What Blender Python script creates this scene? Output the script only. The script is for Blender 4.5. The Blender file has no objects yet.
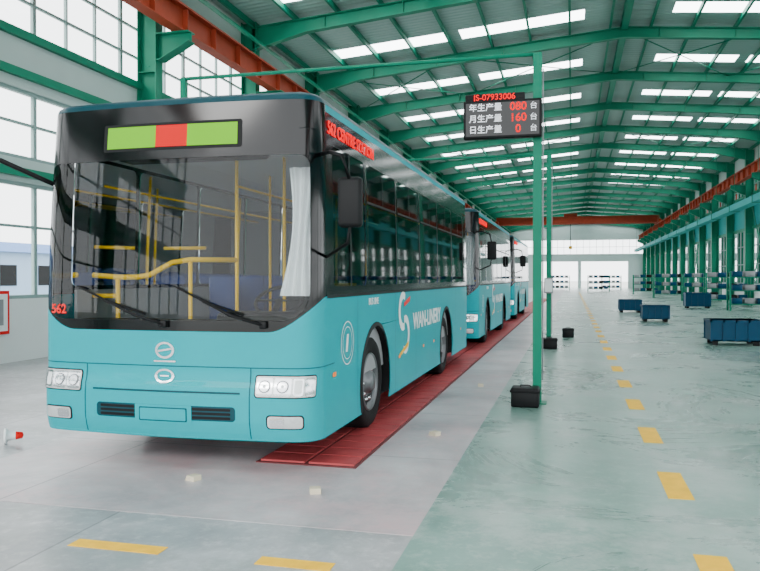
import bpy, bmesh, math, random
from mathutils import Vector, Matrix
from mathutils.geometry import tessellate_polygon
random.seed(4)
scene = bpy.context.scene
COL = scene.collection

# ------------------------------------------------------------------ materials
def srgb(r, g, b):
    def f(c):
        c /= 255.0
        return c/12.92 if c <= 0.04045 else ((c+0.055)/1.055)**2.4
    return (f(r), f(g), f(b), 1.0)

def mat(name, col, rough=0.5, metal=0.0, var=0.12, scale=6.0, bump=0.0, emit=None, estr=0.0, coat=0.0, spec=0.5):
    m = bpy.data.materials.new(name); m.use_nodes = True
    nt = m.node_tree; b = nt.nodes['Principled BSDF']
    tc = nt.nodes.new('ShaderNodeTexCoord')
    nz = nt.nodes.new('ShaderNodeTexNoise'); nz.inputs['Scale'].default_value = scale
    nz.inputs['Detail'].default_value = 5
    nt.links.new(tc.outputs['Object'], nz.inputs['Vector'])
    mx = nt.nodes.new('ShaderNodeMix'); mx.data_type = 'RGBA'
    mx.inputs[6].default_value = tuple(c*(1-var) for c in col[:3])+(1,)
    mx.inputs[7].default_value = tuple(min(1, c*(1+var)) for c in col[:3])+(1,)
    nt.links.new(nz.outputs['Fac'], mx.inputs[0])
    nt.links.new(mx.outputs[2], b.inputs['Base Color'])
    b.inputs['Roughness'].default_value = rough
    b.inputs['Metallic'].default_value = metal
    b.inputs['Coat Weight'].default_value = coat
    b.inputs['Coat Roughness'].default_value = 0.05
    b.inputs['Specular IOR Level'].default_value = spec
    if bump > 0:
        bp = nt.nodes.new('ShaderNodeBump'); bp.inputs['Strength'].default_value = bump
        bp.inputs['Distance'].default_value = 0.02
        nt.links.new(nz.outputs['Fac'], bp.inputs['Height']); nt.links.new(bp.outputs[0], b.inputs['Normal'])
    if emit:
        b.inputs['Emission Color'].default_value = emit
        b.inputs['Emission Strength'].default_value = estr
    return m

def glassmat(name, tint, ior=1.5, gloss=0.03):
    m = bpy.data.materials.new(name); m.use_nodes = True
    nt = m.node_tree; nt.nodes.clear()
    out = nt.nodes.new('ShaderNodeOutputMaterial')
    tr = nt.nodes.new('ShaderNodeBsdfTransparent'); tr.inputs[0].default_value = tint
    gl = nt.nodes.new('ShaderNodeBsdfGlossy'); gl.inputs['Roughness'].default_value = gloss
    fr = nt.nodes.new('ShaderNodeFresnel'); fr.inputs[0].default_value = ior
    mx = nt.nodes.new('ShaderNodeMixShader')
    nt.links.new(fr.outputs[0], mx.inputs[0]); nt.links.new(tr.outputs[0], mx.inputs[1]); nt.links.new(gl.outputs[0], mx.inputs[2])
    nt.links.new(mx.outputs[0], out.inputs[0])
    return m

M = {}
M['teal'] = mat('bus_teal_paint', (0.0, 0.335, 0.385, 1), 0.35, var=0.03, scale=2, coat=0.10, spec=0.03)
M['teal_dk'] = mat('bus_dark_teal', srgb(2, 60, 70), 0.35, var=0.05, spec=0.2)
M['black'] = mat('bus_black_gloss', srgb(6, 7, 9), 0.12, var=0.1, coat=0.0, spec=0.35)
M['rubber'] = mat('black_rubber', srgb(20, 20, 22), 0.75, var=0.2, scale=20, bump=0.2, spec=0.2)
M['blackm'] = mat('black_plastic', srgb(12, 13, 15), 0.5, var=0.15, spec=0.2)
M['glass'] = glassmat('windshield_glass', (0.80, 0.86, 0.85, 1), 1.38, 0.01)
M['tint'] = glassmat('tinted_glass', (0.10, 0.13, 0.14, 1), 1.42)
M['clear'] = glassmat('side_clear_glass', (0.85, 0.92, 0.92, 1), 1.3)
M['chrome'] = mat('chrome', srgb(215, 218, 222), 0.15, 1.0, var=0.03)
M['lampw'] = mat('lamp_reflector', srgb(205, 210, 210), 0.25, 0.4, var=0.2, scale=25)
M['amber'] = mat('amber_lens', srgb(240, 120, 20), 0.3, emit=srgb(240, 110, 20), estr=0.3)
M['alu'] = mat('wheel_aluminium', srgb(110, 112, 115), 0.4, 0.8, var=0.15)
M['white'] = mat('white_vinyl', srgb(235, 240, 240), 0.5, var=0.03)
M['yellowp'] = mat('yellow_handrail', (1.0, 0.55, 0.0, 1), 0.35, var=0.05, spec=0.2)
M['redp'] = mat('red_vinyl', (0.75, 0.005, 0.005, 1), 0.45, var=0.05, spec=0.2)
M['grey'] = mat('interior_grey', srgb(140, 142, 145), 0.6, var=0.08)
M['ceil_in'] = mat('interior_ceiling', srgb(200, 203, 205), 0.6, var=0.05)
M['seat'] = mat('seat_blue_grey', srgb(30, 60, 130), 0.6, var=0.1)
M['intfloor'] = mat('interior_floor', srgb(60, 62, 66), 0.7)
M['curtain'] = mat('white_curtain', srgb(240, 240, 243), 0.8, var=0.03)
M['sg'] = mat('sign_green', (0.13, 0.42, 0.01, 1), 0.5, var=0.05, emit=(0.22, 0.55, 0.0, 1), estr=0.35, spec=0.1)
M['sr'] = mat('sign_red', (0.6, 0.01, 0.01, 1), 0.5, var=0.05, emit=(0.8, 0.0, 0.0, 1), estr=0.3, spec=0.1)
M['ledr'] = mat('led_red', (1, 0, 0, 1), 0.5, emit=(1, 0.0, 0.01, 1), estr=1.2, spec=0.0)
M['ledw'] = mat('led_white', srgb(230, 230, 235), 0.5, emit=srgb(235, 235, 245), estr=0.9)
M['green'] = mat('green_steel_paint', (0.0, 0.20, 0.115, 1), 0.45, var=0.12, scale=3, spec=0.2)
M['greend'] = mat('green_purlin_paint', (0.0, 0.19, 0.115, 1), 0.5, var=0.12, scale=3, spec=0.2)
M['rust'] = mat('red_oxide_girder', (0.33, 0.045, 0.018, 1), 0.6, var=0.25, scale=3, spec=0.2)
M['wall'] = mat('painted_wall', srgb(222, 228, 227), 0.8, var=0.06, scale=1.2, bump=0.05)
M['wallg'] = mat('grey_cladding', srgb(180, 198, 195), 0.7, var=0.06, scale=1.2)
M['wteal'] = mat('teal_cladding', (0.01, 0.33, 0.33, 1), 0.6, var=0.08, scale=1.2, spec=0.2)
M['frame'] = mat('window_frame', srgb(130, 155, 152), 0.5, var=0.05)
M['pane'] = glassmat('window_pane', (0.97, 0.98, 0.98, 1), 1.2)
M['sky'] = mat('skylight_fibreglass', srgb(240, 245, 250), 0.5, var=0.02, emit=(0.95, 0.98, 1, 1), estr=10.0)
M['yline'] = mat('yellow_floor_paint', (0.85, 0.46, 0.01, 1), 0.6, var=0.25, scale=9, spec=0.2)
M['track'] = mat('red_conveyor_plate', (0.40, 0.055, 0.06, 1), 0.5, var=0.5, scale=3, bump=0.1, spec=0.3)
M['trackd'] = mat('conveyor_recess', srgb(95, 35, 38), 0.7, var=0.2)
M['crate'] = mat('blue_crate', (0.0, 0.05, 0.11, 1), 0.45, var=0.15, spec=0.2)
M['wood'] = mat('pale_wood', srgb(200, 190, 165), 0.8, var=0.2)
M['ground'] = mat('yard_concrete', srgb(190, 192, 188), 0.9, var=0.1, scale=0.3)
M['bluewall'] = mat('pale_blue_cladding', srgb(150, 175, 200), 0.8, var=0.06, scale=0.5)
M['blueroof'] = mat('blue_sheet_roof', srgb(60, 105, 160), 0.7, var=0.06, scale=0.5)

# ceiling sheet with corrugation
m = mat('corrugated_roof_sheet', srgb(150, 178, 173), 0.55, var=0.07, scale=0.8); M['roof'] = m
nt = m.node_tree; tc = nt.nodes.new('ShaderNodeTexCoord')
wv = nt.nodes.new('ShaderNodeTexWave'); wv.bands_direction = 'Y'; wv.inputs['Scale'].default_value = 1.2
bp = nt.nodes.new('ShaderNodeBump'); bp.inputs['Strength'].default_value = 0.6; bp.inputs['Distance'].default_value = 0.05
nt.links.new(tc.outputs['Object'], wv.inputs['Vector']); nt.links.new(wv.outputs['Fac'], bp.inputs['Height'])
nt.links.new(bp.outputs[0], nt.nodes['Principled BSDF'].inputs['Normal'])

def floor_mat(name, c1, c2, c3, rough, joints=None, dirt=0.8, stain=None):
    m = bpy.data.materials.new(name); m.use_nodes = True
    nt = m.node_tree; b = nt.nodes['Principled BSDF']
    tc = nt.nodes.new('ShaderNodeTexCoord')
    n1 = nt.nodes.new('ShaderNodeTexNoise'); n1.inputs['Scale'].default_value = 0.9; n1.inputs['Detail'].default_value = 8; n1.inputs['Roughness'].default_value = 0.65
    n2 = nt.nodes.new('ShaderNodeTexNoise'); n2.inputs['Scale'].default_value = 9; n2.inputs['Detail'].default_value = 8; n2.inputs['Roughness'].default_value = 0.7
    n3 = nt.nodes.new('ShaderNodeTexNoise'); n3.inputs['Scale'].default_value = 0.45; n3.inputs['Detail'].default_value = 9; n3.inputs['Roughness'].default_value = 0.75
    n3.inputs['Distortion'].default_value = 0.8
    for n in (n1, n2, n3): nt.links.new(tc.outputs['Object'], n.inputs['Vector'])
    r1 = nt.nodes.new('ShaderNodeValToRGB')
    r1.color_ramp.elements[0].position = 0.35; r1.color_ramp.elements[0].color = c1
    r1.color_ramp.elements[1].position = 0.68; r1.color_ramp.elements[1].color = c2
    nt.links.new(n1.outputs['Fac'], r1.inputs[0])
    r2 = nt.nodes.new('ShaderNodeValToRGB')
    r2.color_ramp.elements[0].position = 0.50; r2.color_ramp.elements[0].color = (0, 0, 0, 1)
    r2.color_ramp.elements[1].position = 0.70; r2.color_ramp.elements[1].color = (0.8, 0.8, 0.8, 1)
    nt.links.new(n2.outputs['Fac'], r2.inputs[0])
    mx = nt.nodes.new('ShaderNodeMix'); mx.data_type = 'RGBA'; mx.inputs[7].default_value = c3
    nt.links.new(r2.outputs[0], mx.inputs[0]); nt.links.new(r1.outputs[0], mx.inputs[6])
    r3 = nt.nodes.new('ShaderNodeValToRGB')
    r3.color_ramp.elements[0].position = 0.38; r3.color_ramp.elements[0].color = (dirt, dirt, dirt, 1)
    r3.color_ramp.elements[1].position = 0.54; r3.color_ramp.elements[1].color = (1, 1, 1, 1)
    nt.links.new(n3.outputs['Fac'], r3.inputs[0])
    m3 = nt.nodes.new('ShaderNodeMix'); m3.data_type = 'RGBA'; m3.blend_type = 'MULTIPLY'; m3.inputs[0].default_value = 1
    nt.links.new(mx.outputs[2], m3.inputs[6]); nt.links.new(r3.outputs[0], m3.inputs[7])
    last = m3.outputs[2]
    if stain:
        n4 = nt.nodes.new('ShaderNodeTexNoise'); n4.inputs['Scale'].default_value = 0.7; n4.inputs['Detail'].default_value = 10; n4.inputs['Roughness'].default_value = 0.8
        mp = nt.nodes.new('ShaderNodeMapping'); mp.inputs['Location'].default_value = (7, 3, 0)
        nt.links.new(tc.outputs['Object'], mp.inputs[0]); nt.links.new(mp.outputs[0], n4.inputs['Vector'])
        r4 = nt.nodes.new('ShaderNodeValToRGB')
        r4.color_ramp.elements[0].position = 0.50; r4.color_ramp.elements[0].color = (0, 0, 0, 1)
        r4.color_ramp.elements[1].position = 0.62; r4.color_ramp.elements[1].color = (0.75, 0.75, 0.75, 1)
        nt.links.new(n4.outputs['Fac'], r4.inputs[0])
        m4 = nt.nodes.new('ShaderNodeMix'); m4.data_type = 'RGBA'; m4.inputs[7].default_value = stain
        nt.links.new(r4.outputs[0], m4.inputs[0]); nt.links.new(last, m4.inputs[6]); last = m4.outputs[2]
    if joints:
        br = nt.nodes.new('ShaderNodeTexBrick'); br.inputs['Scale'].default_value = 1.0
        br.offset = 0
        br.inputs['Brick Width'].default_value = joints[0]; br.inputs['Row Height'].default_value = joints[1]
        br.inputs['Mortar Size'].default_value = 0.010; br.inputs['Mortar Smooth'].default_value = 0.3
        br.inputs['Color1'].default_value = (1, 1, 1, 1); br.inputs['Color2'].default_value = (0.86, 0.86, 0.86, 1)
        br.inputs['Mortar'].default_value = (0.5, 0.5, 0.5, 1)
        nt.links.new(tc.outputs['Object'], br.inputs['Vector'])
        m2 = nt.nodes.new('ShaderNodeMix'); m2.data_type = 'RGBA'; m2.blend_type = 'MULTIPLY'; m2.inputs[0].default_value = 1
        nt.links.new(last, m2.inputs[6]); nt.links.new(br.outputs['Color'], m2.inputs[7]); last = m2.outputs[2]
    nt.links.new(last, b.inputs['Base Color'])
    rr_ = nt.nodes.new('ShaderNodeMapRange'); rr_.inputs[3].default_value = rough-0.12; rr_.inputs[4].default_value = rough+0.15
    nt.links.new(n3.outputs['Fac'], rr_.inputs[0]); nt.links.new(rr_.outputs[0], b.inputs['Roughness'])
    bp = nt.nodes.new('ShaderNodeBump'); bp.inputs['Strength'].default_value = 0.06; bp.inputs['Distance'].default_value = 0.01
    nt.links.new(n2.outputs['Fac'], bp.inputs['Height']); nt.links.new(bp.outputs[0], b.inputs['Normal'])
    return m
M['fconc'] = floor_mat('concrete_floor', srgb(138, 140, 143), srgb(185, 185, 188), srgb(204, 203, 203), 0.32, (3.0, 2.6), 0.7, srgb(135, 140, 138))
M['fgreen'] = floor_mat('green_epoxy_floor', srgb(92, 130, 119), srgb(128, 160, 150), srgb(156, 176, 168), 0.27, None, 0.70, srgb(156, 170, 165))
M['fpale'] = floor_mat('pale_screed', srgb(165, 158, 162), srgb(206, 200, 202), srgb(205, 180, 184), 0.33, (4.0, 2.2), 0.74, srgb(198, 168, 172))

# ------------------------------------------------------------------ builders
class MB:
    def __init__(s): s.v = []; s.f = []; s.m = []; s.mats = []; s.sm = []
    def mi(s, k):
        if k not in s.mats: s.mats.append(k)
        return s.mats.index(k)
    def add(s, vs, fs, k, smooth=False):
        o = len(s.v); i = s.mi(k)
        s.v += [tuple(v) for v in vs]
        for f in fs: s.f.append(tuple(a+o for a in f)); s.m.append(i); s.sm.append(smooth)
    def box(s, x0, x1, y0, y1, z0, z1, k):
        vs = [(x, y, z) for z in (z0, z1) for y in (y0, y1) for x in (x0, x1)]
        s.add(vs, [(0, 2, 3, 1), (4, 5, 7, 6), (0, 1, 5, 4), (2, 6, 7, 3), (0, 4, 6, 2), (1, 3, 7, 5)], k)
    def rbox(s, x0, x1, y0, y1, z0, z1, k, r=0.02, seg=2):
        bm = bmesh.new(); bmesh.ops.create_cube(bm, size=1)
        for v in bm.verts:
            v.co = Vector(((x0+x1)/2+v.co.x*(x1-x0), (y0+y1)/2+v.co.y*(y1-y0), (z0+z1)/2+v.co.z*(z1-z0)))
        bmesh.ops.bevel(bm, geom=bm.edges[:]+bm.verts[:], offset=r, segments=seg, affect='EDGES', profile=0.5)
        s.addbm(bm, k, True); bm.free()
    def addbm(s, bm, k, smooth=False):
        bm.verts.index_update()
        s.add([v.co[:] for v in bm.verts], [tuple(v.index for v in f.verts) for f in bm.faces], k, smooth)
    def prism_y(s, poly, y0, y1, k):   # poly (x,z)
        n = len(poly)
        vs = [(x, y0, z) for x, z in poly]+[(x, y1, z) for x, z in poly]
        fs = [tuple(range(n)), tuple(range(2*n-1, n-1, -1))]+[(i, i+n, (i+1) % n+n, (i+1) % n) for i in range(n)]
        s.add(vs, fs, k)
    def prism_x(s, poly, x0, x1, k):   # poly (y,z)
        n = len(poly)
        vs = [(x0, y, z) for y, z in poly]+[(x1, y, z) for y, z in poly]
        fs = [tuple(range(n)), tuple(range(2*n-1, n-1, -1))]+[(i, (i+1) % n, (i+1) % n+n, i+n) for i in range(n)]
        s.add(vs, fs, k)
    def revolve_x(s, prof, c, k, n=40, sgn=1):  # prof: (x, r)
        vs = []; fs = []
        for (x, r) in prof:
            for i in range(n):
                a = 2*math.pi*i/n
                vs.append((c[0]+sgn*x, c[1]+r*math.cos(a), c[2]+r*math.sin(a)))
        for j in range(len(prof)-1):
            for i in range(n):
                fs.append((j*n+i, j*n+(i+1) % n, (j+1)*n+(i+1) % n, (j+1)*n+i))
        s.add(vs, fs, k, True)
    def disc_x(s, x, r, c, k, n=40):
        s.add([(c[0]+x, c[1]+r*math.cos(2*math.pi*i/n), c[2]+r*math.sin(2*math.pi*i/n)) for i in range(n)], [tuple(range(n))], k)
    def tube(s, pts, r, k, n=10, square=False):
        if square: n = 4
        pts = [Vector(p) for p in pts]; vs = []; fs = []
        for i, p in enumerate(pts):
            d = (pts[min(i+1, len(pts)-1)]-pts[max(i-1, 0)]).normalized()
            up = Vector((0, 0, 1)) if abs(d.z) < 0.9 else Vector((0, 1, 0))
            a = d.cross(up).normalized(); b = d.cross(a).normalized()
            for j in range(n):
                t = 2*math.pi*(j+(0.5 if square else 0))/n
                rr = r*(1.414 if square else 1)
                vs.append(p+a*math.cos(t)*rr+b*math.sin(t)*rr)
        for i in range(len(pts)-1):
            for j in range(n):
                fs.append((i*n+j, i*n+(j+1) % n, (i+1)*n+(j+1) % n, (i+1)*n+j))
        fs.append(tuple(range(n))[::-1]); fs.append(tuple(range((len(pts)-1)*n, len(pts)*n)))
        s.add(vs, fs, k, not square)
    def mesh(s, name, recalc=False):
        me = bpy.data.meshes.new(name); me.from_pydata(s.v, [], s.f)
        for k in s.mats: me.materials.append(M[k])
        for p, i, sm in zip(me.polygons, s.m, s.sm): p.material_index = i; p.use_smooth = sm
        if recalc:
            bm = bmesh.new(); bm.from_mesh(me); bmesh.ops.recalc_face_normals(bm, faces=bm.faces[:]); bm.to_mesh(me); bm.free()
        me.update(); return me
    def obj(s, name, parent=None, loc=(0, 0, 0), recalc=True):
        o = bpy.data.objects.new(name, s.mesh(name, recalc)); COL.objects.link(o)
        o.location = loc
        if parent: o.parent = parent
        return o
def empty(name, loc=(0, 0, 0), rz=0):
    e = bpy.data.objects.new(name, None); COL.objects.link(e); e.location = loc; e.rotation_euler = (0, 0, rz); e.empty_display_size = 0.3
    return e
def dup(o, loc, name=None):
    n = bpy.data.objects.new(name or o.name.split('.')[0], o.data); COL.objects.link(n); n.location = loc; n.rotation_euler = o.rotation_euler
    return n
def text(body, size, k, name, parent, loc, rot, ext=0.003, align='CENTER', sx=1.0, bold=0.0):
    c = bpy.data.curves.new(name, 'FONT'); c.body = body; c.size = size; c.extrude = ext; c.align_x = align; c.align_y = 'CENTER'; c.offset = bold
    c.materials.append(M[k])
    o = bpy.data.objects.new(name, c); COL.objects.link(o); o.parent = parent; o.location = loc; o.rotation_euler = rot; o.scale = (sx, 1, 1)
    return o

# ------------------------------------------------------------------ hall
XL, XR, XRG = -10.3, 11.2, 1.8
Y0, Y1 = -8.0, 125.2
ZR = 10.8; SL = 0.085
def roofz(x): return ZR-SL*abs(x-XRG)

# floor
f = MB(); f.box(XL-0.2, XR+0.2, Y0, Y1, -0.2, 0.0, 'fconc'); f.obj('floor')
f = MB(); f.box(-0.95, XR-0.0, Y0+0.01, Y1, 0.0, 0.004, 'fgreen'); f.obj('floor_painted_aisle')
f = MB(); f.box(-4.9, -0.95, 4.6, 60, 0.0, 0.003, 'fpale'); f.obj('floor_screed_strip')
f = MB(); f.box(-300, XL-0.25, -200, 400, -0.35, -0.25, 'ground'); f.box(XR+0.25, 300, -200, 400, -0.35, -0.25, 'ground')
f.box(XL-0.25, XR+0.25, -200, Y0-0.01, -0.35, -0.02, 'ground'); f.box(XL-0.25, XR+0.25, Y1+0.01, 400, -0.35, -0.02, 'ground'); f.obj('ground_yard')
# neighbouring building seen through the left windows
f = MB(); f.box(-62, -42, 5, 130, -0.25, 3.6, 'bluewall')
f.prism_y([(-62.5, 3.6), (-41.5, 3.6), (-52, 5.0)], 4.5, 130.5, 'blueroof')
for i in range(24): f.box(-42.05, -41.95, 8+i*5, 10.5+i*5, 1.0, 2.6, 'blackm')
f.obj('neighbouring_factory_building')

# walls
def bands(name, x0, x1, lst):
    w = MB()
    for z0, z1, k in lst: w.box(x0, x1, Y0, Y1, z0, z1, k)
    return w.obj(name)
bands('wall_left', XL-0.18, XL, [(0, 1.2, 'wall'), (3.45, 3.9, 'wallg'), (5.25, 6.35, 'wallg'), (8.35, roofz(XL)-0.02, 'wallg')])
bands('wall_right', XR, XR+0.18, [(0, 1.2, 'wall'), (4.9, 6.9, 'wteal'), (8.4, roofz(XR)-0.02, 'wallg')])
w = MB()
for x0, x1, z0, z1 in [(XL, -6, 0, 4.2), (0.9, 1.4, 0, 4.2), (8.5, XR, 0, 4.2), (XL, XR, 4.2, 5.4), (XL, XR, 7.6, 9.8)]: w.box(x0, x1, Y1-0.2, Y1, z0, z1, 'wallg')
w.prism_y([(XL, 9.8), (XR, 9.8), (XR, roofz(XR)-.02), (XRG, ZR-.02), (XL, roofz(XL)-.02)], Y1-0.2, Y1, 'wallg')
w.obj('wall_back')
wn = 0
def winband(x, z0, z1, step, zs):
    global wn; wn += 1
    w = MB()
    w.box(x-0.05, x+0.05, Y0, Y1, z0, z0+0.07, 'frame'); w.box(x-0.05, x+0.05, Y0, Y1, z1-0.07, z1, 'frame')
    for z in zs: w.box(x-0.03, x+0.03, Y0, Y1, z-0.025, z+0.025, 'frame')
    y = Y0; i = 0
    while y < Y1-0.1:
        t = 0.045 if i % 3 == 0 else 0.022
        w.box(x-0.035, x+0.035, y-t, y+t, z0+0.06, z1-0.06, 'frame'); y += step; i += 1
    w.add([(x, Y0, z0+.05), (x, Y1, z0+.05), (x, Y1, z1-.05), (x, Y0, z1-.05)], [(0, 1, 2, 3)], 'pane')
    w.obj('window_%d' % wn)
winband(XL-0.09, 1.2, 3.45, 1.0, [2.6]); winband(XL-0.09, 3.9, 5.25, 1.0, [4.6]); winband(XL-0.09, 6.35, 8.35, 1.0, [7.0, 7.7])
winband(XR+0.09, 1.2, 4.9, 1.0, [2.5, 3.7]); winband(XR+0.09, 6.9, 8.4, 1.0, [7.6])
wn += 1; w = MB()
for i in range(22): w.box(XL+i*1.0, XL+i*1.0+0.05, Y1-0.13, Y1-0.06, 5.4, 7.6, 'frame')
w.box(XL, XR, Y1-0.13, Y1-0.06, 6.47, 6.53, 'frame'); w.obj('window_%d' % wn)

# ceiling with skylight gaps (sheets between skylights)
YC = [-1.3+6*k for k in range(22)]          # frame positions
SK = 4.5; SW = 0.52
c = MB(); s = MB()
ys = [Y0]
for yc in YC[:-1]: ys += [yc+SK-SW, yc+SK+SW]
ys.append(Y1)
for i in range(0, len(ys), 2):
    for xa, xb in ((XL-0.18, XRG), (XRG, XR+0.18)):
        za, zb = roofz(xa), roofz(xb)
        c.prism_y([(xa, za), (xb, zb), (xb, zb+0.06), (xa, za+0.06)], ys[i], ys[i+1], 'roof')
SEGS = [(XL+1.6, -4.3), (-3.9, XRG-1.4), (XRG+1.5, 6.4), (6.8, XR-1.3)]
edges = [XL-0.18]
for a, b in SEGS: edges += [a, b]
edges.append(XR+0.18)
solid = []
for i in range(0, len(edges), 2):
    a, b = edges[i], edges[i+1]
    if a < XRG < b: solid += [(a, XRG), (XRG, b)]
    else: solid.append((a, b))
for yc in YC[:-1]:
    a, b = yc+SK-SW, yc+SK+SW
    for xa, xb in solid:
        za, zb = roofz(xa), roofz(xb)
        c.prism_y([(xa, za), (xb, zb), (xb, zb+0.06), (xa, za+0.06)], a, b, 'roof')
    for xa, xb in SEGS:
        za, zb = roofz(xa), roofz(xb)
        s.prism_y([(xa, za+.01), (xb, zb+.01), (xb, zb+0.05), (xa, za+0.05)], a, b, 'sky')
c.obj('ceiling'); s.obj('skylight_panels')
# purlins
p = MB(); x = XL+0.4
while x < XR:
    z = roofz(x)
    if abs(x-XRG) > 0.3:
        p.box(x-0.012, x+0.012, Y0, Y1, z-0.2, z-0.005, 'greend'); p.box(x-0.04, x+0.04, Y0, Y1, z-0.21, z-0.195, 'greend')
    x += 1.4
p.box(XRG-0.12, XRG+0.12, Y0, Y1, ZR-0.3, ZR-0.03, 'greend')
p.obj('roof_purlins')
# rafters
r = MB()
def strip(fa, fb, y0, y1):
    xs = [XL+0.35, XL+2.2, -4, XRG, 7, XR-2.2, XR-0.35]
    r.prism_y([(x, fa(x)) for x in xs]+[(x, fb(x)) for x in reversed(xs)], y0, y1, 'green')
def low(x):
    d = min(x-XL-0.35, XR-0.35-x)
    return roofz(x)-0.2-(0.38+0.35*max(0, 1-d/2.2))
top = lambda x: roofz(x)-0.2
strip(low, top, -0.012, 0.012); strip(low, lambda x: low(x)+0.03, -0.12, 0.12); strip(lambda x: top(x)-0.03, top, -0.12, 0.12)
for x in (-7.5, -5, -2.5, 0, 3, 5.5, 8): r.box(x-0.01, x+0.01, -0.11, 0.11, low(x), top(x), 'green')
r0 = r.obj('roof_rafter', loc=(0, YC[0], 0))
for y in YC[1:]: dup(r0, (0, y, 0), 'roof_rafter')
# columns
def column(sg):
    c = MB(); H = 9.75
    def bx(a, b, *k):
        if sg < 0: a, b = -b, -a
        c.box(a, b, *k)
    bx(0.02, 0.045, -0.16, 0.16, 0, H, 'green'); bx(0.5, 0.525, -0.16, 0.16, 0, H, 'green'); bx(0.045, 0.5, -0.012, 0.012, 0, H, 'green')
    bx(0.0, 0.6, -0.22, 0.22, 0.0, 0.03, 'green')
    for z in (2.2, 4.4, 6.6, 8.8): bx(0.045, 0.5, -0.15, 0.15, z, z+0.015, 'green')
    pl = [(0.52, 6.9), (0.62, 6.9), (1.4, 7.3), (1.4, 7.52), (0.52, 7.52)]
    if sg < 0: pl = [(-a, b) for a, b in pl]
    c.prism_y(pl, -0.012, 0.012, 'green'); bx(0.52, 1.4, -0.16, 0.16, 7.5, 7.53, 'green')
    pl = [(0.52, 6.88), (0.62, 6.88), (1.4, 7.28), (1.4, 7.3), (0.62, 6.9), (0.52, 6.9)]
    if sg < 0: pl = [(-a, b) for a, b in pl]
    c.prism_y(pl, -0.16, 0.16, 'green')
    return c
cl = column(1).obj('steel_column', loc=(XL, YC[0], 0)); cr = column(-1).obj('steel_column', loc=(XR, YC[0], 0))
for y in YC[1:]: dup(cl, (XL, y, 0), 'steel_column'); dup(cr, (XR, y, 0), 'steel_column')
# crane girders
for xc in (XL+1.1, XR-1.1):
    ya, yb = Y0+.3, Y1-.4
    g = MB(); g.box(xc-0.012, xc+0.012, ya, yb, 7.55, 8.13, 'rust'); g.box(xc-0.16, xc+0.16, ya, yb, 7.535, 7.56, 'rust'); g.box(xc-0.18, xc+0.18, ya, yb, 8.12, 8.15, 'rust')
    y = ya+0.5
    while y < yb: g.box(xc-0.15, xc+0.15, y-.01, y+.01, 7.56, 8.12, 'rust'); y += 1.5
    g.box(xc-0.04, xc+0.04, ya, yb, 8.15, 8.27, 'rust')
    g.obj('crane_runway_girder')
# bridge crane far
e = empty('overhead_bridge_crane', (0, 98, 0)); g = MB()
g.box(XL+1.0, XR-1.0, -0.9, -0.5, 8.3, 9.2, 'rust'); g.box(XL+1.0, XR-1.0, 0.5, 0.9, 8.3, 9.2, 'rust')
for xc in (XL+1.1, XR-1.1): g.rbox(xc-0.2, xc+0.2, -1.8, 1.8, 8.28, 8.7, 'rust')
g.rbox(-1, 0.6, -0.8, 0.8, 9.2, 9.6, 'rust'); g.tube([(-0.2, 0, 9.2), (-0.2, 0, 5.6)], 0.04, 'blackm'); g.rbox(-0.4, 0, -0.2, 0.2, 5.2, 5.6, 'yellowp')
g.obj('crane_bridge', e)
# wall girts and braces (green)
g = MB()
for z in (3.55, 5.45, 6.2, 8.45): g.box(XL+0.0, XL+0.1, Y0, Y1, z, z+0.16, 'green')
for i in (3, 5, 9, 13):
    ya, yb = YC[i], YC[i+1]
    g.tube([(XL+0.25, ya, 0.3), (XL+0.25, yb, 6.8)], 0.04, 'green'); g.tube([(XL+0.25, yb, 0.3), (XL+0.25, ya, 6.8)], 0.04, 'green')
g.box(XL+0.75, XL+0.85, Y0, Y1, 8.9, 8.98, 'green')
g.obj('wall_bracing_left')
g = MB()
for z in (4.75, 6.9, 8.45): g.box(XR-0.1, XR, Y0, Y1, z, z+0.16, 'green')
for i in (4, 8, 12):
    ya, yb = YC[i], YC[i+1]
    g.tube([(XR-0.25, ya, 0.3), (XR-0.25, yb, 6.8)], 0.04, 'green'); g.tube([(XR-0.25, yb, 0.3), (XR-0.25, ya, 6.8)], 0.04, 'green')
g.obj('wall_bracing_right')
g = MB()   # roof cross bracing rods
for i in range(2, 20, 3):
    for xa, xb in ((XL+.6, -4.5), (-4.5, XRG), (XRG, 6.3), (6.3, XR-.6)):
        za, zb = roofz(xa)-.3, roofz(xb)-.3
        g.tube([(xa, YC[i], za), (xb, YC[i+1], zb)], 0.02, 'green', 6); g.tube([(xa, YC[i+1], za), (xb, YC[i], zb)], 0.02, 'green', 6)
g.obj('roof_cross_bracing')
# teal duct hung along the right side
g = MB(); g.box(XR-2.0, XR-1.45, 10, Y1-4, 5.6, 5.95, 'wteal')
for y in YC[2:-1]: g.tube([(XR-1.72, y+3, 5.9), (XR-1.72, y+3, roofz(XR-1.72)-.02)], 0.015, 'green', 6); g.box(XR-2.03, XR-1.43, y+2.95, y+3.05, 5.57, 5.98, 'green')
g.obj('teal_cable_duct')
# wall board on left wall
b = MB(); b.box(XL+0.01, XL+0.04, 10.9, 12.15, 0.55, 1.36, 'redp'); b.box(XL+0.04, XL+0.05, 10.96, 12.09, 0.61, 1.30, 'white')
for k in range(3): b.box(XL+0.05, XL+0.055, 11.05+k*.34, 11.3+k*.34, 0.72, 1.2, 'grey')
b.obj('notice_board')

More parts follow.
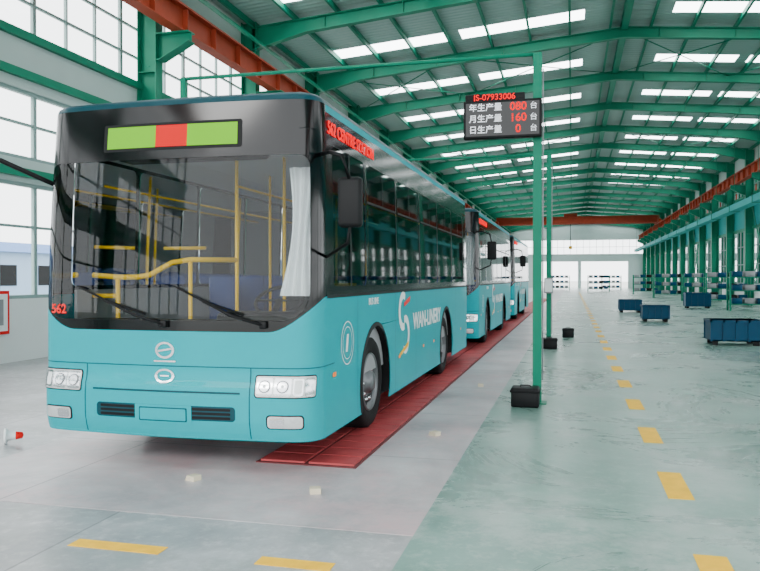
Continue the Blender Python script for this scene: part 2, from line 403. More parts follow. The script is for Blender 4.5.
# ------------------------------------------------------------------ floor markings
g = MB(); y = 3.9
while y < 90: g.box(0.68, 0.86, y, y+0.78, 0.004, 0.007, 'yline'); y += 1.93
g.obj('aisle_dash_marking')
g = MB()
for x0, x1 in ((-6.5, -5.9), (-5.2, -4.6), (-2.92, -2.32), (-1.72, -1.28)):
    g.box(x0, x1, 3.93, 4.05, 0.0, 0.003, 'yline')
g.obj('cross_dash_marking')
def track(xc, ys):
    t = MB(); t.box(xc-0.45, xc+0.45, ys-.04, 60, 0.003, 0.012, 'trackd')
    y = ys
    while y < 60:
        t.box(xc-0.42, xc-0.02, y, y+0.27, 0.012, 0.028, 'track'); t.box(xc+0.02, xc+0.42, y, y+0.27, 0.012, 0.028, 'track'); y += 0.3
    return t.obj('conveyor_track')
track(-2.2, 6.14); track(-4.36, 7.2)

# ------------------------------------------------------------------ BUS
HW = 1.30; LEN = 9.42
def bez(p0, p1, p2, p3, n):
    o = []
    for i in range(n+1):
        t = i/n; o.append(tuple(p0[k]*(1-t)**3+3*p1[k]*t*(1-t)**2+3*p2[k]*t*t*(1-t)+p3[k]*t**3 for k in (0, 1)))
    return o
plan = [(i*0.05, 0.09*(i*0.05/HW)**2) for i in range(21)]
plan += bez((1.05, 0.0587), (1.20, 0.075), (HW, 0.15), (HW, 0.34), 16)
SC_idx = len(plan)-1
YS = 0.34
plan += [(HW, YS+(9.02-YS)*i/20) for i in range(1, 21)]
plan += bez((HW, 9.02), (HW, 9.3), (1.2, 9.4), (0.95, 9.41), 8)[1:]
plan += [(0.5, LEN), (0, LEN)]
arc = [0]
for a, b in zip(plan, plan[1:]): arc.append(arc[-1]+math.dist(a, b))
SC = arc[SC_idx]; SE = arc[-1]
def sy(y): return SC+(y-YS)
def planpos(s):
    sg = 1 if s >= 0 else -1; s = min(abs(s), SE)
    lo, hi = 0, len(arc)-1
    while hi-lo > 1:
        mid = (lo+hi)//2
        if arc[mid] <= s: lo = mid
        else: hi = mid
    t = (s-arc[lo])/(arc[hi]-arc[lo])
    return sg*(plan[lo][0]*(1-t)+plan[hi][0]*t), plan[lo][1]*(1-t)+plan[hi][1]*t
def raw(s, z):
    x, y = planpos(s)
    k = 1-0.028*max(0, (z-1.45)/1.6)**1.5
    w = max(0, 1-y/1.3)**2
    lean = 0.13*max(0, (z-1.2)/1.9)**1.4+0.05*max(0, (0.45-z)/0.2)**2
    lip = -0.035/(1+math.exp((z-0.70)/0.02))
    return Vector((x*k, y+(lean+lip)*w, z))
def surf(s, z, off=0.0):
    p = raw(s, z)
    if off:
        e = 0.02
        n = (raw(s+e, z)-raw(s-e, z)).cross(raw(s, z+e)-raw(s, z-e))
        p = p+n.normalized()*off
    return p
def patch(mb, outer, k, off=0.0, holes=(), gs=0.1, gz=0.1):
    loops = [outer]+list(holes)
    pts = [p for l in loops for p in l]
    tris = tessellate_polygon([[Vector((p[0], p[1], 0)) for p in l] for l in loops])
    bm = bmesh.new(); vs = [bm.verts.new((p[0], p[1], 0)) for p in pts]
    for t in tris:
        try: bm.faces.new([vs[i] for i in t])
        except ValueError: pass
    smin, smax = min(p[0] for p in outer), max(p[0] for p in outer)
    zmin, zmax = min(p[1] for p in outer), max(p[1] for p in outer)
    cuts = []
    s = -2.0
    while s < 2.0: cuts.append(s); s += (gs if not 0.99 < abs(s) < 1.5 else gs/2)
    cuts += [sy(y) for y in (1.5, 4, 6.5, 9.02, 9.2, 9.35)]+[-sy(y) for y in (1.5, 4, 6.5, 9.02, 9.2, 9.35)]
    for cs in cuts:
        if smin+1e-4 < cs < smax-1e-4:
            bmesh.ops.bisect_plane(bm, geom=bm.verts[:]+bm.edges[:]+bm.faces[:], plane_co=(cs, 0, 0), plane_no=(1, 0, 0), dist=1e-5)
    z = math.floor(zmin/gz)*gz
    zc = []
    while z < zmax: zc.append(z); z += gz
    if smin < 2: zc += [0.68, 0.72]
    for z in zc:
        if zmin+1e-4 < z < zmax-1e-4:
            bmesh.ops.bisect_plane(bm, geom=bm.verts[:]+bm.edges[:]+bm.faces[:], plane_co=(0, z, 0), plane_no=(0, 1, 0), dist=1e-5)
    bmesh.ops.remove_doubles(bm, verts=bm.verts[:], dist=1e-5)
    for v in bm.verts: v.co = surf(v.co.x, v.co.y, off)
    mb.addbm(bm, k, True); bm.free()
def rr(x0, z0, x1, z1, r, rb=None, n=5):
    rb = r if rb is None else rb
    o = []
    for cx, cz, a0, q in ((x1-rb, z0+rb, -90, rb), (x1-r, z1-r, 0, r), (x0+r, z1-r, 90, r), (x0+rb, z0+rb, 180, rb)):
        for i in range(n+1):
            a = math.radians(a0+90*i/n); o.append((cx+q*math.cos(a), cz+q*math.sin(a)))
    return o
def ztop(s):
    t = min(1, max(0, (abs(s)-0.9)/0.6)); return 1.13+0.29*t*t*(3-2*t)
ZT0, ZT1 = 2.98, 3.04

bus = empty('city_bus', (-3.29, 5.70, 0.028))
WF, WR, RA, RW = 2.01, 6.59, 0.60, 0.485
# lower skin
ZB = 0.24
outer = [(-SE, ZB)]
def arch(yc, sg):
    h = 0.48-ZB; a0 = math.asin(h/RA); pts = []
    for i in range(17):
        a = math.pi+a0-(math.pi+2*a0)*i/16
        pts.append((sy(yc)*sg+RA*math.cos(a), 0.48+RA*math.sin(a)))
    return pts
outer += arch(WR, -1)+arch(WF, -1)+arch(WF, 1)+arch(WR, 1)+[(SE, ZB)]
ss = [SE, sy(8), sy(6), sy(4), sy(2)]+[1.55-0.05*i for i in range(0, 63)]+[-sy(2), -sy(4), -sy(6), -sy(8), -SE]
outer += [(s, ztop(s)) for s in ss]
mb = MB(); patch(mb, outer, 'teal')
patch(mb, [(1.5, ZT0), (SE, ZT0), (SE, ZT1), (1.5, ZT1)], 'teal'); patch(mb, [(-SE, ZT0), (-1.5, ZT0), (-1.5, ZT1), (-SE, ZT1)], 'teal')
patch(mb, [(-1.5, ZT0), (1.5, ZT0), (1.5, ZT1), (-1.5, ZT1)], 'black')
mb.obj('body_panels', bus, recalc=False)
# black band
outer = [(s, ztop(s)) for s in reversed(ss)]+[(SE, ZT0), (-SE, ZT0)]
WSH = rr(-1.27, 1.22, 1.25, 2.58, 0.1, 0.24)
wins = [(0.55, 1.62), (1.70, 3.0), (3.08, 4.4), (4.48, 5.8), (5.88, 7.2), (7.28, 8.6)]
holes = [WSH]
for a, b in wins:
    holes.append(rr(sy(a), 1.5, sy(b), 2.72, 0.06)); holes.append(rr(-sy(b), 1.5, -sy(a), 2.72, 0.06))
mb = MB(); patch(mb, outer, 'black', 0.0, holes); mb.obj('black_window_band', bus, recalc=False)
mb = MB(); patch(mb, WSH, 'glass', -0.004); mb.obj('windshield', bus, recalc=False)
mb = MB()
for h in holes[1:]: patch(mb, h, 'tint' if h[0][0] > 0 else 'clear', -0.006)
mb.obj('side_windows', bus, recalc=False)
# window split lines
mb = MB()
for a, b in wins[1:]:
    for sg in (1, -1):
        l, r_ = sorted((sg*sy(a), sg*sy(b))); patch(mb, [(l, 2.32), (r_, 2.32), (r_, 2.345), (l, 2.345)], 'blackm', 0.003)
        patch(mb, [((l+r_)/2-.012, 2.34), ((l+r_)/2+.012, 2.34), ((l+r_)/2+.012, 2.72), ((l+r_)/2-.012, 2.72)], 'blackm', 0.003)
l, r_ = sy(.55), sy(1.62); patch(mb, [((l+r_)/2-.02, 1.5), ((l+r_)/2+.02, 1.5), ((l+r_)/2+.02, 2.72), ((l+r_)/2-.02, 2.72)], 'blackm', 0.003)
# seams
for y in (1.3, 2.9, 4.1, 5.6, 7.6):
    z0 = 1.1 if 1.4 < y < 2.7 or 5.8 < y < 7.3 else .26
    for sg in (1, -1): patch(mb, [(sg*sy(y)-.004, z0), (sg*sy(y)+.004, z0), (sg*sy(y)+.004, 1.41), (sg*sy(y)-.004, 1.41)], 'teal_dk', 0.003)
for sg in (1, -1):
    l, r_ = sorted((sg*sy(0.35), sg*sy(9.0)))
    patch(mb, [(l, 1.40), (r_, 1.40), (r_, 1.43), (l, 1.43)], 'blackm', 0.005)
patch(mb, [(-1.7, 0.835), (1.7, 0.835), (1.7, 0.843), (-1.7, 0.843)], 'teal_dk', 0.003)
for s0 in (-0.76, 0.76): patch(mb, [(s0-.004, .26), (s0+.004, .26), (s0+.004, .84), (s0-.004, .84)], 'teal_dk', 0.003)
# intake grille
patch(mb, rr(-0.64, 0.40, 0.64, 0.52, 0.03), 'teal_dk', 0.002)
for k in range(3): patch(mb, rr(-0.60, 0.415+k*.034, 0.60, 0.437+k*.034, 0.008), 'blackm', 0.004)
patch(mb, rr(-0.26, 0.36, 0.26, 0.52, 0.01), 'teal', 0.008); patch(mb, rr(-0.22, 0.385, 0.22, 0.50, 0.01), 'teal_dk', 0.010); patch(mb, rr(-0.21, 0.395, 0.21, 0.49, 0.01), 'teal', 0.012)
patch(mb, [(-0.68, 0.625), (0.68, 0.625), (0.68, 0.64), (-0.68, 0.64)], 'teal_dk', 0.003)
mb.obj('trim_seams', bus, recalc=False)
# destination sign
mb = MB()
patch(mb, rr(-0.66, 2.655, 0.66, 2.89, 0.02), 'blackm', 0.003)
patch(mb, [(-0.62, 2.68), (-0.14, 2.68), (-0.14, 2.865), (-0.62, 2.865)], 'sg', 0.007); patch(mb, [(-0.14, 2.68), (0.16, 2.68), (0.16, 2.865), (-0.14, 2.865)], 'sr', 0.007)
patch(mb, [(0.16, 2.68), (0.62, 2.68), (0.62, 2.865), (0.16, 2.865)], 'sg', 0.007)
mb.obj('destination_sign', bus, recalc=False)
# lamps: wide rectangular clusters
mb = MB()
def disc(s0, z0, rad, k, of, n=16): patch(mb, [(s0+rad*math.cos(q*2*math.pi/n), z0+rad*math.sin(q*2*math.pi/n)) for q in range(n)], k, of)
for sg in (1, -1):
    def S(a, b): return tuple(sorted((sg*a, sg*b)))
    a, b = S(0.80, 1.32)
    patch(mb, rr(a, 0.60, b, 0.785, 0.025), 'blackm', 0.004); patch(mb, rr(a+.01, 0.61, b-.01, 0.775, 0.02), 'lampw', 0.008)
    for u, v in ((0.82, 0.95), (0.965, 1.105), (1.12, 1.20), (1.215, 1.30)):
        a, b = S(u, v); patch(mb, rr(a, 0.622, b, 0.763, 0.02), 'chrome', 0.010)
    disc(sg*.885, .692, .05, 'grey', .014); disc(sg*.885, .692, .040, 'chrome', .017); disc(sg*.885, .692, .012, 'white', .02)
    disc(sg*1.035, .692, .05, 'grey', .014); disc(sg*1.035, .692, .040, 'chrome', .017); disc(sg*1.035, .692, .012, 'white', .02)
    a, b = S(1.13, 1.19); patch(mb, rr(a, 0.64, b, 0.745, 0.012), 'white', 0.013)
    a, b = S(0.90, 1.21)
    patch(mb, rr(a, 0.35, b, 0.465, 0.03), 'blackm', 0.004); patch(mb, rr(a+.012, 0.36, b-.012, 0.455, 0.025), 'lampw', 0.009)
    a, b = S(0.93, 1.05); patch(mb, rr(a, 0.37, b, 0.445, 0.02), 'chrome', 0.012)
    patch(mb, rr(sg*sy(0.55)-.05, 0.72, sg*sy(0.55)+.05, 0.76, 0.015), 'amber', 0.008)
    for y in (3.1, 4.6, 5.4, 8.2): patch(mb, rr(sg*sy(y)-.05, 0.62, sg*sy(y)+.05, 0.66, 0.015), 'amber', 0.008)
mb.obj('lamps', bus, recalc=False)
# badges
mb = MB()
def ring(s0, z0, ra, rb, k, off, sx=1):
    o = [(s0+sx*ra*math.cos(q*math.pi/14), z0+ra*math.sin(q*math.pi/14)) for q in range(28)]
    h = [(s0+sx*rb*math.cos(q*math.pi/14), z0+rb*math.sin(q*math.pi/14)) for q in range(28)]
    patch(mb, o, k, off, [h])
ring(0, 0.97, 0.07, 0.052, 'chrome', 0.008, 1.25); patch(mb, [(-.06, .955), (.06, .975), (.06, .99), (-.06, .97)], 'chrome', 0.01)
patch(mb, [(-.1, .872), (.1, .872), (.1, .885), (-.1, .885)], 'chrome', 0.008)
ring(0, 0.755, 0.06, 0.045, 'chrome', 0.008, 1.5); patch(mb, [(-.04, .75), (.04, .75), (.04, .762), (-.04, .762)], 'chrome', 0.008)
# side emblem and swoosh
s0 = sy(0.95); ring(s0, 0.98, 0.2, 0.19, 'white', 0.005); ring(s0, 0.98, 0.15, 0.143, 'white', 0.005)
patch(mb, [(s0-.06, .9), (s0+.0, .9), (s0+.04, 1.06), (s0-.02, 1.06)], 'white', 0.005)
def swoosh(s0, z0, sc, k, flip=1):
    o = []
    for i in range(13):
        a = math.radians(60+230*i/12); o.append((s0+sc*1.0*math.cos(a)*flip, z0+sc*math.sin(a)*flip))
    for i in range(13):
        a = math.radians(290-230*i/12); o.append((s0+sc*0.70*math.cos(a)*flip+0.1*sc*flip, z0+sc*0.62*math.sin(a)*flip))
    patch(mb, o, k, 0.005)
s1 = sy(3.3); swoosh(s1, 1.17, 0.24, 'white'); swoosh(s1+.14, 0.88, 0.24, 'white', -1)
patch(mb, [(s1-.25, .62), (s1+.3, .72), (s1+.35, .79), (s1-.2, .67)], 'yellowp', 0.006); patch(mb, [(s1+.05, 1.22), (s1+.4, 1.28), (s1+.42, 1.35), (s1+.05, 1.27)], 'redp', 0.006)
mb.obj('badges', bus, recalc=False)
R90 = (math.radians(90), 0, math.radians(90))
text('WAN-LINERY', 0.30, 'white', 'side_lettering', bus, (HW+.005, 4.95, 1.0), R90, 0.002, sx=1.15, bold=0.006)
text('BUS LINE', 0.10, 'white', 'side_small_lettering', bus, (HW+.005, 1.9, 1.33), R90, 0.002)
text('562 CENTRE STATION', 0.155, 'ledr', 'side_route_display', bus, (HW*0.974+.012, 0.45, 2.85), R90, 0.002, align='LEFT', bold=0.002)
pp = surf(-1.04, 1.30, 0.03); text('562', 0.11, 'redp', 'fleet_number', bus, pp, (math.radians(90), 0, math.radians(-8)), 0.002, bold=0.003)
# roof
mb = MB()
def svals():
    v = [-SE+0.0001]
    for y in (9.35, 9.2, 9.02, 7, 5, 3, 1.5): v.append(-sy(y))
    v += [(-1.575+0.045*i) for i in range(71)]
    for y in (1.5, 3, 5, 7, 9.02, 9.2, 9.35): v.append(sy(y))
    return v
sv = svals(); loops = []
for ins, z in ((0, ZT1), (0.012, ZT1+.035), (0.05, ZT1+.065), (0.12, ZT1+.085), (0.3, ZT1+.10)):
    L = []
    for s in sv:
        p = surf(s, ZT1, -ins); L.append(Vector((p.x, p.y, z)))
    loops.append(L)
n = len(sv); vs = [v for L in loops for v in L]; fs = []
for j in range(len(loops)-1):
    for i in range(n): fs.append((j*n+i, j*n+(i+1) % n, (j+1)*n+(i+1) % n, (j+1)*n+i))
fs.append(tuple(range((len(loops)-1)*n, len(loops)*n)))
mb.add(vs, fs, 'teal_dk', True)
mb.rbox(-0.8, 0.8, 3.6, 5.4, 3.1, 3.25, 'teal_dk', 0.06); mb.obj('roof_shell', bus)
# interior
mb = MB()
mb.box(-1.18, 1.18, 0.32, 9.3, 0.55, 0.6, 'intfloor'); mb.box(-1.1, 1.1, 0.5, 9.2, 2.86, 2.9, 'ceil_in')
mb.box(-1.2, 1.2, 9.25, 9.3, 0.6, 2.9, 'grey')
for sg in (1, -1):
    mb.box(*sorted((sg*1.2, sg*1.23)), 0.5, 9.2, 0.6, 1.46, 'grey')
    mb.prism_y([(sg*1.2, 2.74), (sg*1.2, 2.86), (sg*0.85, 2.86)], 0.7, 9.2, 'ceil_in')
mb.box(-1.2, 1.2, 0.35, 9.3, 0.26, 0.34, 'blackm')
mb.obj('interior_shell', bus)
mb = MB()
mb.rbox(-1.1, 1.1, 0.2, 0.62, 1.0, 1.2, 'blackm', 0.05, 3); mb.rbox(0.2, 1.0, 0.5, 0.85, 0.95, 1.27, 'blackm', 0.06, 3)
mb.box(-1.15, 1.15, 0.3, 0.36, 0.4, 1.1, 'blackm')
mb.rbox(-0.7, 0.7, 0.35, 0.62, 2.62, 2.86, 'blackm', 0.04)
mb.obj('dashboard', bus)
mb = MB()
cc = Vector((0.62, 1.0, 1.36)); pts = []
for i in range(25):
    a = 2*math.pi*i/24; pts.append(cc+Vector((0.23*math.cos(a), 0.23*math.sin(a)*0.75, 0.23*math.sin(a)*0.55)))
mb.tube(pts, 0.018, 'blackm', 8); mb.tube([cc, cc+Vector((0, -0.3, -0.25))], 0.03, 'blackm')
mb.tube([pts[0], pts[12]], 0.012, 'blackm'); mb.tube([pts[18], cc], 0.012, 'blackm'); mb.obj('steering_wheel', bus)
mb = MB()
mb.rbox(0.38, 0.88, 1.25, 1.75, 0.95, 1.07, 'blackm', 0.04); mb.rbox(0.4, 0.86, 1.7, 1.82, 1.05, 1.75, 'blackm', 0.04); mb.rbox(0.5, 0.76, 1.7, 1.8, 1.76, 1.95, 'blackm', 0.03)
mb.rbox(0.5, 0.76, 1.35, 1.65, 0.6, 0.96, 'blackm', 0.03)
for y in (2.6, 3.4, 4.2, 5.0, 5.8, 6.6, 7.4, 8.2):
    for x in (-0.92, -0.47, 0.47, 0.92):
        if abs(x) < 0.5 and y < 4: continue
        mb.rbox(x-0.2, x+0.2, y, y+0.42, 0.98, 1.04, 'seat', 0.02, 1); mb.rbox(x-0.2, x+0.2, y+0.38, y+0.45, 1.03, 1.6, 'seat', 0.03, 1); mb.tube([(x, y+.2, 0.6), (x, y+.2, 0.98)], 0.025, 'grey', 6)
mb.obj('seats', bus)
mb = MB()
for x, y in ((0.05, 1.3), (0.30, 1.95), (-0.42, 3.3), (0.42, 4.9), (-0.42, 6.1)):
    mb.tube([(x, y, 0.6), (x, y, 2.86)], 0.019, 'yellowp', 8)
for x in (-0.42, 0.42): mb.tube([(x, 2.3, 2.62), (x, 8.8, 2.62)], 0.015, 'yellowp', 8)
mb.tube([(-1.2, 0.75, 1.60), (-0.95, 0.78, 1.58), (-0.75, 0.8, 1.58), (-0.65, 0.85, 1.60), (-0.45, 0.92, 1.72), (-0.3, 1.0, 1.75), (0.05, 1.3, 1.75)], 0.026, 'yellowp')
mb.tube([(-0.95, 0.78, 1.58), (-0.95, 0.78, 0.7)], 0.022, 'yellowp'); mb.tube([(-1.2, 0.75, 1.40), (-0.95, 0.78, 1.40)], 0.022, 'yellowp')
mb.tube([(-0.3, 1.0, 1.75), (-0.3, 1.0, 0.6)], 0.02, 'yellowp')
mb.tube([(0.30, 1.95, 1.5), (1.1, 1.95, 1.5)], 0.019, 'yellowp'); mb.tube([(0.30, 1.95, 1.15), (1.1, 1.95, 1.15)], 0.019, 'yellowp')
mb.tube([(-1.1, 1.9, 1.9), (-0.6, 1.9, 1.9)], 0.019, 'yellowp')
mb.obj('handrails', bus)
mb = MB(); vs = []; fs = []
for i in range(33):
    t = i/32
    for j in range(9):
        q = j/8; wd = 0.20-0.09*math.sin(q*math.pi)+0.02*q
        vs.append((1.04+0.05*q+wd*(t-0.5)*1.5, 0.33+0.02*math.sin(t*22+q)+0.13*q, 1.42+(2.52-1.42)*q))
for i in range(32):
    for j in range(8): fs.append((i*9+j, (i+1)*9+j, (i+1)*9+j+1, i*9+j+1))
mb.add(vs, fs, 'curtain', True); mb.obj('sun_curtain', bus, recalc=False)
# wipers
mb = MB()
for s_a, s_b in ((-0.25, -0.85), (0.62, 0.1)):
    z_a = 1.19; mb.tube([surf(s_a+0.25, z_a, 0.03), surf(s_a, 1.26, 0.05), surf((s_a+s_b)/2, 1.38, 0.04)], 0.013, 'blackm', 6)
    mb.tube([surf(s_b, 1.50, 0.02), surf((s_a+s_b)/2, 1.38, 0.022), surf(s_a+.08, 1.27, 0.02)], 0.010, 'blackm', 6)
    c0 = surf(s_a+0.25, z_a, 0.02); mb.rbox(c0.x-.03, c0.x+.03, c0.y-.02, c0.y+.03, c0.z-.03, c0.z+.03, 'blackm', .01)
mb.obj('wipers', bus)
# mirrors
mb = MB()
a = surf(1.40, 2.60, 0.0)
mb.tube([a, a+Vector((0.1, -0.10, 0.0)), (1.56, -0.05, 2.52), (1.59, 0.06, 2.33)], 0.018, 'blackm'); mb.rbox(1.49, 1.69, 0.03, 0.12, 1.97, 2.37, 'blackm', 0.035, 3); mb.box(1.51, 1.67, 0.12, 0.124, 2.0, 2.34, 'chrome')
mb.tube([(1.59, 0.07, 2.0), (1.56, 0.1, 1.85), surf(1.5, 1.75, 0.0)], 0.014, 'blackm')
a = surf(-1.36, 2.42, 0.0)
mb.tube([a, a+Vector((-0.12, -0.06, 0.06)), (-1.56, -0.05, 2.60), (-1.72, -0.05, 2.64), (-1.76, -.05, 2.56)], 0.022, 'blackm'); mb.rbox(-1.87, -1.62, -0.08, 0.02, 2.32, 2.60, 'blackm', 0.035, 3)
mb.obj('mirrors', bus)
# wheel wells + wheels
mb = MB()
for sg in (1, -1):
    for yc in (WF, WR):
        vs = []; fs = []
        for i in range(17):
            t = -0.3+(math.pi+0.6)*i/16
            for x in (HW-.007, 0.72): vs.append((sg*x, yc+(RA+.005)*math.cos(t), 0.48+(RA+.005)*math.sin(t)))
        for i in range(16): fs.append((2*i, 2*i+1, 2*i+3, 2*i+2))
        mb.add(vs, fs, 'blackm', True)
        vs = []; fs = []
        for i in range(25):
            t = -0.38+(math.pi+0.76)*i/24
            for q, x in ((RA+0.035, HW+.002), (RA-0.01, HW+.012)): vs.append((sg*x, yc+q*math.cos(t), 0.48+q*math.sin(t)))
        for i in range(24): fs.append((2*i, 2*i+1, 2*i+3, 2*i+2))
        mb.add(vs, fs, 'blackm', True)
        mb.disc_x(0, 0.62, (sg*0.72, yc, 0.48), 'blackm')
mb.obj('wheel_arches', bus)
for sg in (1, -1):
    for nm, yc in (('front', WF), ('rear', WR)):
        w = MB(); c = (sg*0.98, yc, RW)
        w.revolve_x([(-0.16, 0.30), (-0.16, 0.44), (-0.12, 0.475), (-0.05, RW), (0.18, RW), (0.24, 0.475), (0.27, 0.44), (0.275, 0.36), (0.25, 0.305)], c, 'rubber', sgn=sg)
        for dx in (-0.02, 0.06, 0.14): w.revolve_x([(dx, RW+.001), (dx+.008, RW-.012), (dx+.016, RW+.001)], c, 'blackm', sgn=sg)
        if nm == 'front': prof = [(0.25, 0.305), (0.265, 0.295), (0.24, 0.275), (0.19, 0.25), (0.21, 0.17), (0.23, 0.13), (0.27, 0.11), (0.29, 0.09), (0.30, 0.0)]
        else: prof = [(0.25, 0.305), (0.265, 0.295), (0.18, 0.27), (0.10, 0.24), (0.10, 0.16), (0.22, 0.14), (0.24, 0.10), (0.24, 0.0)]
        w.revolve_x(prof, c, 'alu', sgn=sg)
        for i in range(10):
            a = 2*math.pi*i/10
            y_, z_ = yc+0.19*math.cos(a), RW+0.19*math.sin(a)
            w.revolve_x([(0.12, 0.018), (prof[4][0]+0.03, 0.018), (prof[4][0]+0.035, 0.0)], (sg*0.98, y_, z_), 'chrome', n=8, sgn=sg)
            a += math.pi/10; y_, z_ = yc+0.235*math.cos(a), RW+0.235*math.sin(a)
            w.disc_x(sg*(prof[3][0]+0.025), 0.017, (sg*0.98, y_, z_), 'blackm', 10)
        w.obj('wheel_%s_%s' % (nm, 'l' if sg > 0 else 'r'), bus)
# more buses
kids = list(bus.children)
for yy in (16.6, 27.4):
    e = empty('city_bus', (-3.29, yy, 0.028))
    for k in kids:
        o = bpy.data.objects.new(k.name.split('.')[0], k.data); COL.objects.link(o); o.parent = e; o.location = k.location; o.rotation_euler = k.rotation_euler; o.scale = k.scale

# ------------------------------------------------------------------ gantry with LED board
def gantry(y, z, px):
    e = empty('pipe_gantry', (0, y, 0)); g = MB()
    g.tube([(px, 0, 0.012), (px, 0, z)], 0.055, 'green', square=True); g.tube([(-5.4, 0, 0.0), (-5.4, 0, z)], 0.04, 'green', square=True)
    g.tube([(-5.44, 0, z), (px+.05, 0, z)], 0.025, 'green'); g.box(px-.12, px+.12, -0.12, 0.12, 0.004, 0.016, 'green'); g.box(-5.5, -5.3, -0.1, 0.1, 0.0, 0.012, 'green')
    g.tube([(px+.07, -0.04, 0.3), (px+.07, -0.04, z-.2)], 0.008, 'grey', 6)
    g.obj('frame', e); return e
gantry(9.9, 4.45, -0.43); gantry(18.0, 4.45, -0.52)
e = empty('led_display_board', (-0.86, 9.76, 0)); g = MB()
g.rbox(-0.49, 0.49, -0.06, 0.05, 3.37, 3.85, 'blackm', 0.012); g.box(-0.46, 0.46, -0.064, -0.06, 3.40, 3.82, 'black')
g.rbox(-0.47, 0.28, -0.04, 0.03, 3.84, 3.94, 'blackm', 0.01)
g.obj('housing', e)
RX = (math.radians(90), 0, 0)
text('JS-07933006', 0.105, 'ledr', 'header_text', e, (-0.1, -0.046, 3.89), RX, 0.001, bold=0.001)
for i, (a, b) in enumerate((('年生产量', '080'), ('月生产量', '160'), ('日生产量', '0'))):
    z = 3.755-i*0.14
    text(a, 0.105, 'ledw', 'label_%d' % i, e, (-0.21, -0.068, z), RX, 0.001, bold=0.001)
    text(b, 0.14, 'ledr', 'digits_%d' % i, e, (0.2, -0.068, z), RX, 0.002, bold=0.0015)
    text('台', 0.095, 'ledw', 'unit_%d' % i, e, (0.39, -0.068, z), RX, 0.001)
def ballast(x, y, w, h, nm='ballast_box'):
    g = MB(); g.rbox(-w/2, w/2, -w/2.4, w/2.4, 0, h, 'blackm', 0.02); g.rbox(-w/2-.012, w/2+.012, -w/2.4-.012, w/2.4+.012, h-0.06, h-0.03, 'rubber', 0.008)
    g.tube([(-0.06, 0, h), (-0.06, 0, h+.02), (0.06, 0, h+.02), (0.06, 0, h)], 0.008, 'blackm', 6)
    g.obj(nm, loc=(x, y, 0.004))
ballast(-0.56, 9.62, 0.34, 0.24); ballast(-0.5, 17.6, 0.36, 0.24); ballast(-0.1, 21, 0.3, 0.25)
g = MB(); g.rbox(-0.1, 0.1, -0.06, 0.06, 1.25, 1.6, 'grey', 0.01); g.box(-0.08, 0.08, -0.065, -0.06, 1.28, 1.57, 'white'); g.box(-0.03, 0.03, 0.05, 0.075, 1.3, 1.55, 'blackm'); g.obj('electrical_box', loc=(-0.52, 17.86, 0))

# crates
def crate(x, y, w, d, h):
    g = MB(); z0 = 0.1; t = 0.03
    g.box(-w/2, w/2, -d/2, d/2, z0, z0+t, 'crate')
    for a in ((-w/2, w/2, -d/2, -d/2+t), (-w/2, w/2, d/2-t, d/2), (-w/2, -w/2+t, -d/2, d/2), (w/2-t, w/2, -d/2, d/2)): g.box(*a, z0, h, 'crate')
    for a in ((-w/2-.03, w/2+.03, -d/2-.03, -d/2+.03), (-w/2-.03, w/2+.03, d/2-.03, d/2+.03), (-w/2-.03, -w/2+.03, -d/2, d/2), (w/2-.03, w/2+.03, -d/2, d/2)): g.box(*a, h-0.06, h, 'crate')
    for i in range(5):
        xx = -w/2+w*i/4; g.box(xx-.025, xx+.025, -d/2-.03, -d/2, z0, h, 'crate'); g.box(xx-.025, xx+.025, d/2, d/2+.03, z0, h, 'crate')
    for sx in (-1, 1):
        for s2 in (-1, 1): g.box(sx*(w/2-.1)-.06, sx*(w/2-.1)+.06, s2*(d/2-.1)-.06, s2*(d/2-.1)+.06, 0, z0, 'blackm')
    g.box(-w/2+.05, w/2-.05, -d/2+.05, d/2-.05, z0+t, h-.16, 'grey')
    g.obj('parts_crate', loc=(x, y, 0.004))
crate(3.75, 19.8, 1.1, 0.9, 0.60); crate(2.95, 29.5, 0.9, 0.8, 0.6); crate(2.6, 37, 0.95, 0.9, 0.6); crate(6.4, 43, 1.2, 0.9, 0.8)
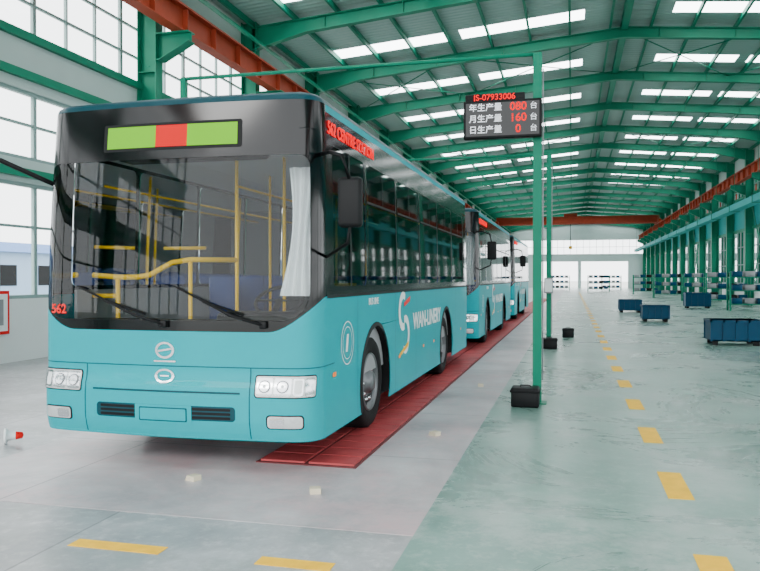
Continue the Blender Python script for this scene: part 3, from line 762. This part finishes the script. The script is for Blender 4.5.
# storage racks far right
def rack(x, y):
    g = MB()
    for sx in (-1.2, 1.2):
        for s2 in (-.35, .35): g.box(sx-.04, sx+.04, s2-.04, s2+.04, 0, 1.9, 'green')
    for z in (0.3, 0.95, 1.6):
        g.box(-1.2, 1.2, -.38, .38, z, z+.05, 'greend')
        for i in range(4): g.rbox(-1.1+i*.56, -0.65+i*.56, -.3, .3, z+.05, z+.32, ('crate', 'grey', 'crate', 'blackm')[(i+int(x*7)) % 4], .02, 1)
    g.obj('storage_rack', loc=(x, y, 0.004))
for x, y in ((8.6, 40), (8.8, 48), (8.6, 56), (7.5, 64), (3.0, 92), (7.0, 78), (-1.5, 100), (5.0, 104)): rack(x, y)
# small things on the floor
g = MB()
pr = [(0, 0.0), (0.0, 0.075), (0.02, 0.075), (0.03, 0.05), (0.10, 0.04)]; g.revolve_x(pr, (0, 0, 0.075), 'white', 20); g.revolve_x([(0.10, .04), (.16, .03), (.17, 0)], (0, 0, .075), 'redp', 20)
o = g.obj('toppled_traffic_cone', loc=(-5.30, 6.2, 0.0)); o.rotation_euler = (0, 0, 0.6)
for x, y, a in ((-1.85, 5.35, 0.4), (-2.9, 5.45, 1.2), (-1.35, 7.6, 1.0), (-1.3, 11.2, 0.1)):
    g = MB(); g.prism_x([(-.05, 0), (.05, 0), (.03, .04), (-.05, .04)], -.04, .04, 'wood'); o = g.obj('wheel_chock', loc=(x, y, 0.003)); o.rotation_euler = (0, 0, a)

# ------------------------------------------------------------------ world, light, camera
wd = bpy.data.worlds.new('overcast'); scene.world = wd; wd.use_nodes = True
nt = wd.node_tree; bg = nt.nodes['Background']
bg.inputs[0].default_value = (0.95, 0.98, 1.0, 1); bg.inputs[1].default_value = 5.2
sd = bpy.data.lights.new('daylight_sun', 'SUN'); sd.energy = 3.0; sd.angle = math.radians(25); sd.color = (1, 0.98, 0.95)
so = bpy.data.objects.new('daylight_sun', sd); COL.objects.link(so); so.rotation_euler = (math.radians(58), 0, math.radians(-25))
cam = bpy.data.cameras.new('camera'); co = bpy.data.objects.new('camera', cam); COL.objects.link(co)
cam.sensor_width = 36; cam.lens = 36; cam.clip_end = 600
co.location = (0, 0, 1.6); co.rotation_euler = (math.radians(90-0.57), 0, math.radians(14.18))
scene.camera = co
